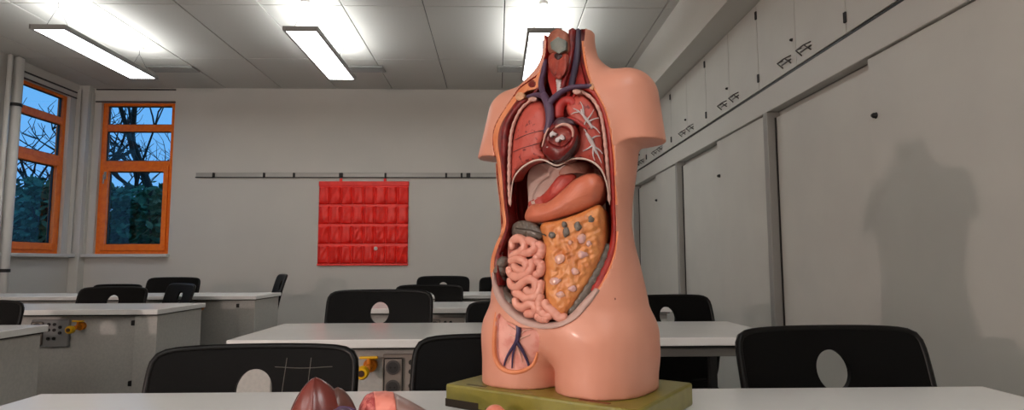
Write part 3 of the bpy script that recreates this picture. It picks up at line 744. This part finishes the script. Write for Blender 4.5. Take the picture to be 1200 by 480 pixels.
# ---- base
b_ = part('base', ([(x, y, z - HB) for x, y, z in bbox(-.176, .176, -.12, .12, 0.0, HB, .004)[0]], bbox(-.176, .176, -.12, .12, 0.0, HB, .004)[1]), M_BASE, smooth=False, label='olive green wooden base board')
def plate(x0, x1, z0, z1, y=-.1204):
    return [(x0, y, z0), (x1, y, z0), (x1, y, z1), (x0, y, z1), (x0, y + .003, z0), (x1, y + .003, z0), (x1, y + .003, z1), (x0, y + .003, z1)], [(0, 1, 2, 3), (7, 6, 5, 4), (0, 4, 5, 1), (1, 5, 6, 2), (2, 6, 7, 3), (3, 7, 4, 0)]
part('chipped_edge', join(plate(-.1755, -.105, .0005 - HB, .0135 - HB), plate(-.105, -.09, .0005 - HB, .004 - HB), plate(-.09, -.06, .0005 - HB, .008 - HB)), mat('chipped_wood', (46, 34, 22), .8), b_, smooth=False)
part('maker_mark', box(-.14, -.10, -.108, -.102, -.001, .0006), mat('mark_dark', (70, 62, 22), .5), b_, smooth=False)
part('maker_mark', box(.075, .125, -.108, -.100, -.001, .0006), mat('mark_brown', (120, 60, 26), .5), b_, smooth=False)

# ---- cut layers along the opening
LF_OUT = [(600, 111), (590, 125), (581, 140.5), (577, 154), (577, 170), (581.5, 186), (583.5, 205), (585.5, 225), (587.5, 245), (589, 260), (586.5, 273), (580, 288), (575.5, 303), (574.5, 318), (577.5, 335)]
LF_IN = [(606.5, 116), (597, 129), (588, 144), (584, 156), (583.5, 170), (586, 186), (588, 205), (589.5, 225), (591.5, 245), (593, 260), (590.5, 273), (584, 288), (580, 303), (579.5, 318), (582, 335)]
LM_IN = [(621, 117), (609, 128), (601, 141), (597, 153), (595.5, 168), (595, 186), (595, 205), (595.5, 225), (597, 243), (599, 260), (597, 275), (592, 289), (588, 303), (587, 318), (589, 333)]
pstrip('fat_layer', LF_OUT, LF_IN, .0018, .003, .012, M_FAT, crown=.001, label='orange fat layer along the cut skin')
pstrip('muscle_layer', LF_IN, LM_IN, .003, .010, .03, M_MUS, crown=.004, label='dark red cut muscle')
pstrip('cut_edge', [(576, 319), (577, 336), (583, 353), (595, 367.5), (611, 379), (631, 384.5), (652, 383.5), (673, 374), (690, 356.5), (702, 340)],
       [(581, 319), (584, 333), (590, 348), (601, 361), (616, 372), (634, 377.5), (651, 376.5), (668, 368), (683, 352), (697, 337)], -.002, .004, .02, mat('lip_grey_pink', (190, 158, 148), .4), n=90, crown=.003, label='greyish pink lip of the open belly')
RF_OUT = [(684.5, 48), (686.5, 66), (689.5, 82), (694.5, 97), (702.5, 111), (710.5, 127), (715.5, 145), (719, 165), (721.5, 190), (723, 220), (724, 250), (724.5, 275), (722.5, 294), (716.5, 313), (707, 333), (698, 346)]
RF_IN = [(681.5, 48), (683.5, 66), (687, 83), (692, 98), (700, 112.5), (708, 128), (713, 146), (716.5, 166), (719, 190), (720.5, 220), (721.5, 250), (722, 275), (720, 293), (714, 312), (704.5, 331), (695.5, 344)]
RM_IN = [(676, 104), (690, 108), (699, 121), (705, 135), (709, 152), (711, 170), (713, 192), (714.5, 215), (715.5, 240), (716, 265), (714, 285), (708.5, 303), (699, 323), (691, 338)]
pstrip('fat_layer', RF_OUT, RF_IN, .0005, .003, .012, M_FAT, crown=.001, label='orange fat layer along the cut skin')
pstrip('muscle_layer', RF_IN[3:], RM_IN, .003, .010, .03, M_MUS2, crown=.002, label='red cut muscle')
ptube('rib_edge', [(624, 116), (612, 126), (605, 138), (600, 152), (598, 166), (597, 184), (596.5, 205), (597, 225), (598, 240)], .008, [.0026, .0031, .003], M_RIB, n=60, wob=.45, nwob=16, label='wavy ivory cut ribs')
ptube('rib_edge', [(678, 106), (690, 112), (698, 121), (704, 134), (707, 150), (709.5, 170), (711.5, 192), (713, 212), (714, 236)], .008, [.0026, .003, .0026], M_RIB, n=60, wob=.45, nwob=16, label='wavy ivory cut ribs')

# ---- neck
pblob('throat', [(641, 52), (643, 41), (648, 36), (653, 33), (659, 35), (665, 39), (668, 48), (668, 60), (662, 65), (650, 65), (643, 61)], .008, .012, .03, M_THROAT, label='brown cut throat')
_hp = [(644.5, 50), (653.5, 43), (663.5, 47.5), (663, 58.5), (655, 63), (646, 57.5)]
_hp = [tuple(np.array(_hp[i]) + (np.array(_hp[(i+1) % 6]) - np.array(_hp[i]))*f) for i in range(6) for f in (.06, .5, .94)]
pblob('hyoid_plate', _hp, -.007, .002, .008, M_GREY, label='grey plate in the throat')
pblob('larynx', [(643, 66), (650, 61), (660, 61.5), (666, 65), (666, 77), (662, 88), (654, 93), (647, 87), (643, 77)], .002, .008, .03, M_LARYNX, R=10, label='red brown larynx')
ptube('neck_artery', [(671, 35), (670, 55), (667, 75), (662, 92), (659, 104)], .009, [.007, .006, .005], M_MUS, n=30)
ptube('neck_vein', [(677.5, 35), (677, 55), (675, 75), (671, 93), (669, 104)], .007, [.0055, .006, .0055], mat('vein_dark', (58, 48, 68), .35), n=30)
pstrip('neck_muscle', [(681, 34), (681, 55), (682, 75), (686, 92), (691, 104)], [(686, 34), (686, 55), (689, 75), (694, 92), (699, 106)], .006, .003, .02, M_MUS, n=24)
pstrip('neck_muscle', [(669, 60), (668, 78), (664, 94), (661, 104)], [(681, 60), (682, 78), (685, 94), (688, 103)], .014, .012, .02, M_MUS2, n=24)
pstrip('neck_muscle', [(640, 60), (641, 78), (643, 96), (648, 112)], [(648, 62), (648, 80), (652, 96), (656, 110)], .012, .014, .02, M_ART, n=24)
ptube('neck_vein', [(638.5, 48), (638.5, 66), (637, 84), (634, 98), (637, 113)], .005, [.0045, .005, .006], M_VEIN, n=30)
pblob('neck_fat', [(637, 70), (634, 86), (624, 93), (610, 103), (603, 111), (606, 116), (618, 107), (630, 103), (635, 92)], .004, .004, .02, M_FAT, c=(624, 99))
pblob('muscle_stump', [(620, 96), (624, 93.5), (628, 96), (627, 101), (622, 102.5), (619, 100)], .0005, .001, .006, mat('stump_dark', (110, 30, 24), .4))
pblob('collarbone_end', [(604, 112), (608, 108), (613, 109), (614.5, 114), (610, 117.5), (605, 116.5)], .001, .004, .015, mat('bone', (214, 162, 124), .45))
pblob('collarbone_end', [(690, 99), (694, 96), (697, 100), (695, 105), (691, 104)], .002, .003, .015, MATS['bone'])
pblob('rib_end', [(619, 115), (624, 112.5), (629, 115), (627, 118.5), (621, 118.5)], .004, .003, .012, M_RIB)
pblob('rib_end', [(671, 106), (676, 104), (681, 106.5), (679, 110), (673, 110)], .004, .003, .012, M_RIB)
tr_ = ptube('windpipe', [(656, 93), (657, 102), (657, 112)], .012, [.0065, .006], M_WHITE, n=30, wob=.35, nwob=6, label='ringed white windpipe')
ptube('muscle_stump', [(634, 95), (630, 104), (626, 110)], .006, [.004, .003], M_MUS, n=10)

for px, m_ in (([(646, 70), (652, 68), (654, 78), (651, 88), (647, 83)], M_LARYNX), ([(656, 68), (663, 69), (664, 80), (659, 89), (655, 82)], M_LARYNX), ([(650, 63), (656, 62), (659, 66), (654, 71), (650, 68)], M_DHEART)):
    pblob('larynx_lobe', px, -.0045, .003, .006, m_, n=24, K=5)
# ---- chest
pblob('lung', [(599, 214), (599, 190), (601, 166), (605, 147), (611, 133), (619, 123), (628, 118), (636, 121), (641, 131), (642, 146), (639, 160), (634, 172), (640, 184), (628, 188), (614, 194), (605, 203)], .016, .012, .03, M_LUNG, label='red lung with dark specks', K=12, R=13, n=90)
l2 = pblob('lung', [(664, 122), (670, 113), (679, 110.5), (689, 115), (698, 127), (704, 143), (707, 165), (710, 190), (711, 212), (703, 198), (692, 189), (678, 185), (671, 181), (677, 168), (678, 152), (671, 141), (665, 132)], .017, .010, .03, M_LUNG, label='red lung with white branching airways', K=12, c=(690, 155), R=11, n=90)
ptube('lung_fissure', [(603, 164), (616, 158), (630, 154), (640, 152)], .004, .0007, M_DHEART, n=16, seg=5)
ptube('lung_fissure', [(601, 178), (613, 173), (624, 170), (634, 167)], .004, .0006, M_DHEART, n=16, seg=5)
for pts, r in (([(681, 128), (684, 136), (690, 143), (694, 150)], [.0022, .0036, .003]), ([(684, 136), (678, 130), (672, 127)], [.0024, .0012]), ([(679, 131), (673, 132), (669, 134)], [.0018, .0009]),
               ([(684, 134), (683, 125), (680, 119)], [.002, .0009]), ([(688, 140), (693, 134), (696, 128)], [.0022, .001]), ([(690, 142), (697, 139), (702, 138)], [.0022, .001]),
               ([(687, 141), (684, 148), (687, 155)], [.002, .0012]), ([(693, 147), (699, 151), (703, 156)], [.002, .001]),
               ([(687, 156), (692, 164), (696, 172), (699, 180)], [.003, .0055, .0045, .0018]), ([(692, 164), (697, 160), (704, 159)], [.0026, .001]), ([(695, 170), (689, 174), (683, 177)], [.0026, .001]),
               ([(697, 172), (703, 176), (706, 180)], [.0024, .001]), ([(698, 176), (702, 184), (705, 191)], [.0022, .001]), ([(695, 172), (695, 182), (697, 188)], [.0022, .001])):
    ptube('bronchus', pts, .005, np.array(r)*.72, M_WHITE, l2, n=14, seg=6)
ptube('pulmonary_artery', [(665, 139), (674, 141), (681, 146), (688, 151)], .004, [.004, .0036, .002], M_ART, l2, n=14)
ptube('aorta', [(655, 138), (655, 128), (660, 120), (668, 118), (674, 124)], .014, [.009, .009, .008], M_ART, n=24, label='red aortic arch')
for pts in ([(657, 124), (658, 114), (662, 105)], [(663, 121), (666, 112), (668, 106)], [(668, 121), (673, 113), (676, 108)]): ptube('arch_branch', pts, .012, .0035, M_ART, n=12)
vc = ptube('vena_cava', [(637, 111), (641, 119), (644, 130), (644, 144), (640, 156)], .002, [.0062, .008, .0075, .006], M_VEIN, n=24, label='purple great vein')
ptube('vein_branch', [(618, 113), (627, 111), (635, 112), (641, 118)], .002, [.003, .0045, .006], M_VEIN, n=20)
ptube('vein_branch', [(643, 122), (650, 114), (659, 107), (669, 102.5), (681, 101), (693, 101)], .001, [.0062, .005, .0042, .0036], M_VEIN, n=26)
ht = pblob('heart', [(636, 170), (639, 156), (645, 146), (654, 140), (664, 139), (673, 144), (678, 155), (678, 168), (672, 180), (661, 189), (652, 191), (642, 185), (636, 178)], .006, .018, .035, M_HEART, label='opened dark red heart', K=14, R=14, n=90,
           bumps=lambda P: -.016*np.clip(1.6*(1 - ((P[:, 0] - 656)/16)**2 - ((P[:, 1] - 160)/13)**2), 0, 1))
pblob('heart_chamber', [(641, 166), (644, 156), (651, 149), (660, 147), (668, 149), (671, 156), (668, 164), (660, 171), (649, 174), (642, 172)], -.0075, -.006, .004, mat('chamber_red', (150, 62, 52), .35, noise=(60, (110, 30, 28), .45, .6)), ht)
pblob('heart_wall', [(664, 176), (672, 166), (677, 158), (677, 170), (671, 181), (661, 189), (653, 191), (648, 187)], -.002, .007, .01, M_DHEART, ht)
ptube('heart_rim', [(651, 149), (659, 145.5), (667, 147), (671.5, 153), (671, 160)], -.010, [.0015, .0026, .0026, .0015], M_RIB, ht, n=18)
ptube('heart_rim', [(643, 150), (639, 158), (637, 166), (635, 172)], -.006, [.0015, .002, .0012], M_RIB, ht, n=14)
for px in ([(645, 155), (648, 153.5), (650, 155.5), (653, 156), (651, 159), (647, 158.5), (645.5, 161), (644, 158)], [(651, 162), (655, 160), (658, 157.5), (661, 160), (660.5, 164), (656, 163.5), (654, 166.5), (651, 166)], [(640, 172), (643, 171), (645.5, 172.5), (642, 174)]):
    pblob('heart_valve', px, -.0075, .0016, .006, M_WHITE, ht, n=28, K=4)
pblob('atrium', [(648, 147), (652, 139), (661, 137), (670, 140), (674, 146), (665, 146), (655, 148)], -.003, .005, .02, mat('atrium_purple', (66, 34, 46), .35), ht, n=30, K=5)

# ---- diaphragm and the upper belly
DI = [(598, 242), (600.8, 213), (607, 201), (617.5, 192), (630, 187), (639, 187.5), (653, 194.5), (666, 187), (680, 185.3), (692.5, 188.5), (703, 196.5), (709, 208), (712.5, 223), (714.5, 240)]
ptube('diaphragm_rim', DI, .006, [.0006, .0017, .0017, .0017, .0006], M_RIM, n=70, label='white cut edge of the diaphragm')
pblob('diaphragm', [(620, 264), (619, 235), (618, 208), (624, 195), (640, 191), (653, 197), (668, 190), (690, 192), (703, 205), (709, 230), (706, 262), (660, 270)], .055, -.020, .004, M_DOME, label='pale hollow dome of the diaphragm', K=9)
pblob('diaphragm_muscle', [(619, 237), (628, 232), (638, 226), (647, 215), (655, 206), (668, 203), (676, 207), (668, 216), (652, 230), (634, 242), (622, 246)], .058, .004, .004, M_DOMER, n=50, K=5)
pblob('diaphragm_brown_side', [(655, 205), (658, 197), (670, 190), (688, 191), (702, 201), (709, 216), (700, 214), (684, 204), (668, 202)], .052, .003, .004, M_DOMEB, n=50, K=5)  # upper right of the dome, brown in the model's own paint
pblob('stomach', [(615.5, 257), (616.5, 247), (624, 239), (633, 240.5), (646, 234), (660, 222), (675, 209), (690, 203), (702, 205), (709, 214), (708, 227), (700, 239), (682, 247.5), (660, 254.5), (640, 260), (625, 261.5)], .022, .022, .03, M_STOM, label='salmon pink stomach', K=14, R=20, n=100)
pblob('colon', [(599, 266), (605, 260), (614, 258), (624, 260), (632, 266), (638, 275), (634, 281), (622, 280), (608, 278), (600, 275)], .016, .012, .025, M_COLON, label='grey piece of large intestine', c=(617, 270),
      bumps=lambda P: .0025*np.abs(np.sin(P[:, 0]*.45 + P[:, 1]*.1)))
ptube('colon_band', [(604, 267), (614, 268.5), (626, 270), (640, 276)], .002, .0012, mat('colon_line', (70, 60, 52), .4), n=14, seg=5)
def ombump(P):
    x, y = P[:, 0], P[:, 1]
    return .0022*(np.sin(x*.33 + 1.3*np.sin(y*.21)) * np.sin(y*.29 + 1.1*np.sin(x*.25)) + .6*np.sin(x*.61 + y*.37)*np.sin(y*.55 - x*.2))
om = pblob('omentum', [(634, 263), (655, 257.5), (680, 249), (700, 240), (707, 245), (710, 262), (710, 285), (703, 306), (693, 326), (681, 345), (671, 360), (661, 371), (652, 370), (643, 362), (638, 340), (637, 312), (637, 285)], .014, .014, .03, M_OM, label='orange bumpy fat apron', n=130, K=26, R=13, bumps=ombump, c=(672, 297))
for (cx, cy, a_, b__, dk) in ((647, 275, 5, 3.5, 1), (663, 272, 4, 6, 1), (661, 263, 3, 4, 1), (677, 265, 4.5, 5, 1), (693, 257, 4, 6, 1), (681, 279, 5.5, 6, 0), (682, 298, 6.5, 5, 0), (656, 303, 6, 6, 0), (674, 318, 5, 5, 0), (650, 329, 7, 4.5, 0), (656, 345, 5, 4, 0), (668, 284, 3, 3, 0), (671, 338, 5, 4, 0), (690, 285, 3.5, 4, 0)):
    px = [(cx + a_*R.uniform(.75, 1.2)*math.cos(q*.785 + .3), cy + b__*R.uniform(.75, 1.2)*math.sin(q*.785 + .3)) for q in range(8)]
    pblob('haustrum' if dk else 'omentum_bump', px, -.0005 if cy > 260 else .002, .0024, .008, M_COLON if dk else M_OMP, om, n=24, K=4)
for pts in ([(601, 291), (601, 282), (609, 279), (615, 284), (614, 292), (606, 297), (599, 301)],
            [(617, 281), (625, 284), (627, 291), (620, 296), (612, 296)],
            [(629, 285), (635, 290), (633, 299), (627, 303)],
            [(598, 306), (606, 303), (613, 305), (618, 311), (614, 317), (606, 315), (602, 310)],
            [(597, 313), (598, 320), (604, 324), (613, 323), (620, 319), (624, 312), (623, 304)],
            [(628, 305), (634, 310), (633, 319), (627, 322)],
            [(598, 326), (599, 334), (606, 337), (612, 332), (617, 327), (625, 327), (629, 333), (627, 341), (620, 343), (616, 338)],
            [(603, 343), (610, 345), (615, 349), (622, 349), (629, 346), (633, 339), (634, 329)],
            [(604, 349), (606, 357), (613, 360), (619, 356), (625, 356), (628, 362), (624, 367), (616, 367)],
            [(634, 345), (632, 354), (633, 363), (639, 369), (647, 369)],
            [(638, 352), (641, 359), (648, 364), (656, 372), (664, 371)],
            [(628, 369), (635, 372.5), (643, 373)]):
    ptube('intestine_coil', pts, .004, [.0066, .0078, .0078, .0066], M_INT, n=34, seg=12, wob=.10, nwob=5)
pblob('intestine_bed', [(597, 282), (615, 279), (638, 284), (640, 330), (642, 368), (655, 374), (630, 374), (612, 366), (601, 350), (596, 325), (595, 300)], .018, .004, .03, mat('intestine_bed', (196, 118, 104), .4), label='pink bed behind the intestine coils')
ptube('colon', [(592, 302), (587, 312), (586, 325), (588, 338), (594, 349), (601, 355)], .014, [.008, .011, .012, .011, .008], M_COLON, n=44, seg=12, wob=.28, nwob=5, label='dark grey ascending large intestine')
ptube('colon', [(713, 287), (708, 300), (702, 314), (694, 329), (685, 344), (676, 357), (668, 367)], .013, [.006, .0078, .0085, .0085, .0085, .007], M_COLON, n=60, seg=12, wob=.28, nwob=9, label='dark grey descending large intestine')

# ---- window in the thigh
ptube('thigh_rim', [(582, 366), (580, 380), (579, 400), (580, 418), (586, 430), (598, 436), (613, 434.5), (625, 427), (630, 413)], .0015, [.0032, .004, .0042, .004, .0024], M_FAT, n=50, label='orange fat rim of the thigh opening')
M_NAVY = mat('thigh_vein', (58, 48, 84), .35)
for pts, r in (([(607, 380), (608, 388), (606, 398), (603, 404)], [.004, .0045, .003]), ([(604, 402), (598, 411), (593, 420), (590.5, 428)], [.003, .0022, .0014]), ([(604, 404), (601, 416), (600, 431)], [.002, .0016, .0012]),
               ([(606, 400), (612, 410), (617, 420), (620, 429)], [.003, .0026, .002])):
    ptube('thigh_vein', pts, .0035, r, M_NAVY, n=20, seg=7)
for pts in ([(608, 390), (602, 385), (594, 380)], [(607, 396), (600, 393), (596, 391)], [(609, 392), (615, 387), (622, 385)], [(608, 397), (615, 394), (621, 392)], [(605, 404), (609, 412), (612, 424)], [(603, 405), (597, 415), (595, 426)], [(606, 384), (601, 380), (598, 377)]):
    ptube('nerve', pts, .0045, [.0014, .0007], mat('nerve_pink', (226, 176, 160), .45), n=12, seg=5)
part('mole', lathe([(.002, -.001), (.0016, .0006)], 8, 'y', tuple(lift([(720.5, 350)], .0)[0])), mat('mole', (130, 70, 52), .5))

# ---------------------------------------------------------------- removed organs lying on the table
def organ_mesh(fn, nu=40, nv=24):
    V, F = [], []
    for j in range(nv + 1):
        for i in range(nu):
            V.append(fn(2*math.pi*i/nu, j/nv))
    for j in range(nv):
        for i in range(nu):
            k = (i + 1) % nu; F.append((j*nu + i, j*nu + k, (j+1)*nu + k, (j+1)*nu + i))
    F.append(tuple(range(nu))[::-1]); F.append(tuple(nv*nu + i for i in range(nu)))
    return V, F
M_LIVER = mat('liver_brown', (122, 54, 46), .25, noise=(20, (104, 42, 38), .4, .65), coat=.35)
lp = onZ(378, 480, TZ + .028)
lv = thing('liver_model', 'shiny red brown liver lobe standing on the white table', 'organ model', (lp[0], lp[1], TZ))
def liver(a, v):
    r = (1 - v**1.35)**.70; c, s = math.cos(a), math.sin(a)
    x = .056*r*c*(1 + .08*c) - .012*v; y = .050*r*s; z = .076*v
    ridge = .006*math.exp(-((a - 4.75)/.16)**2)*(1 - v*.6)
    y -= ridge*1.0 if s < 0 else 0
    if c > .35: x -= .012*(1 - v)*(c - .35)
    return (x, y, z)
obj('lobe', organ_mesh(liver, 56, 30), M_LIVER, lv, smooth=True)
def lobe2(a, v):
    r = (1 - v**1.5)**.66; c, s = math.cos(a), math.sin(a); return (.020 + .034*r*c, .006 + .040*r*s, .060*v)
obj('side_lobe', organ_mesh(lobe2, 36, 16), mat('liver_side', (104, 70, 62), .3, coat=.3), lv, smooth=True)
for q, (m_, r) in enumerate(((M_VEIN, .0055), (M_WHITE, .004), (mat('vessel_purple', (96, 66, 120), .35), .005))):
    P = catmull([(.016, -.042 + .011*q, .016), (.026, -.042 + .011*q, .031), (.042, -.038 + .011*q, .035 - .002*q), (.060, -.032 + .011*q, .020)], 16)
    obj('vessel', tube(P, r, 10), m_, lv, smooth=True)
gp = onZ(458, 480, TZ + .025)
lg = thing('lung_model', 'pink and grey wedge-shaped organ piece lying beside the liver', 'organ model', (gp[0], gp[1], TZ))
M_LGR = mat('organ_rough_pink', (216, 120, 112), .5, noise=(120, (170, 60, 60), .45, .6), bump=(220, .8))
M_LGP = mat('organ_pink', (240, 146, 128), .4, noise=(60, (224, 116, 100), .45, .65))
M_LGG = mat('organ_grey', (168, 138, 130), .3, noise=(12, (150, 118, 112), .4, .7), coat=.3)
def loft(x0, x1, n=14, seg=28, grow=0.0, rough=0.0):
    """stretch of one lying wedge: height and depth follow its length"""
    V, F = [], []; r = random.Random(5)
    for i in range(n + 1):
        x = x0 + (x1 - x0)*i/n
        h = np.interp(x, [-.052, -.047, -.038, -.026, -.008, .006, .030, .055, .080, .092], [.004, .030, .045, .051, .0515, .049, .037, .023, .010, .003]) + grow
        b = np.interp(x, [-.052, -.04, 0, .05, .092], [.016, .030, .038, .030, .008]) + grow
        for k in range(seg):
            a = 2*math.pi*k/seg; c, s = math.cos(a), math.sin(a); g = 1 + rough*r.uniform(-1, 1)
            V.append((x - .28*b*c*(1 if x1 < .09 or i < n else .2), b*c*abs(c)**-.15*g if abs(c) > 1e-6 else 0, max(0, h*.5 + h*.5*math.copysign(abs(s)**.8, s)*g)))
    for i in range(n):
        for k in range(seg):
            l = (k + 1) % seg; F.append((i*seg + k, i*seg + l, (i+1)*seg + l, (i+1)*seg + k))
    F.append(tuple(range(seg))[::-1]); F.append(tuple(n*seg + k for k in range(seg)))
    return V, F
obj('rough_end', loft(-.052, -.026, rough=.05), M_LGR, lg, smooth=True)
obj('cut_face', loft(-.026, .004), M_LGP, lg, smooth=True)
obj('wedge', loft(.004, .092, 20, grow=-.0006), M_LGG, lg, smooth=True)
obj('red_edge', tube(catmull([(.030, -.033, .012), (.052, -.031, .012), (.075, -.02, .008), (.090, -.006, .004)], 20), [.005]*10 + [.0035]*10, 8), mat('organ_red_edge', (170, 50, 46), .35), lg, smooth=True)
kp = onZ(580, 480, TZ + .018)
kd = thing('small_organ_model', 'small rounded pink organ lying in front of the green base', 'organ model', (kp[0] , kp[1] - .004, TZ))
def kid(a, v):
    r = max(0, math.sin(math.pi*min(1, v*.5 + .5)))**.55 if v < 1 else 0; r = (1 - v**2.2)**.5; c, s = math.cos(a), math.sin(a); return (.020*r*c, .024*r*s, .027*v)
obj('lobe', organ_mesh(kid, 32, 16), mat('organ_salmon', (232, 138, 116), .35, coat=.3), kd, smooth=True)
obj('vessel_stub', tube(catmull([(.012, 0, .008), (.028, -.004, .010), (.042, -.004, .006)], 10), .006, 8), M_ART, kd, smooth=True)
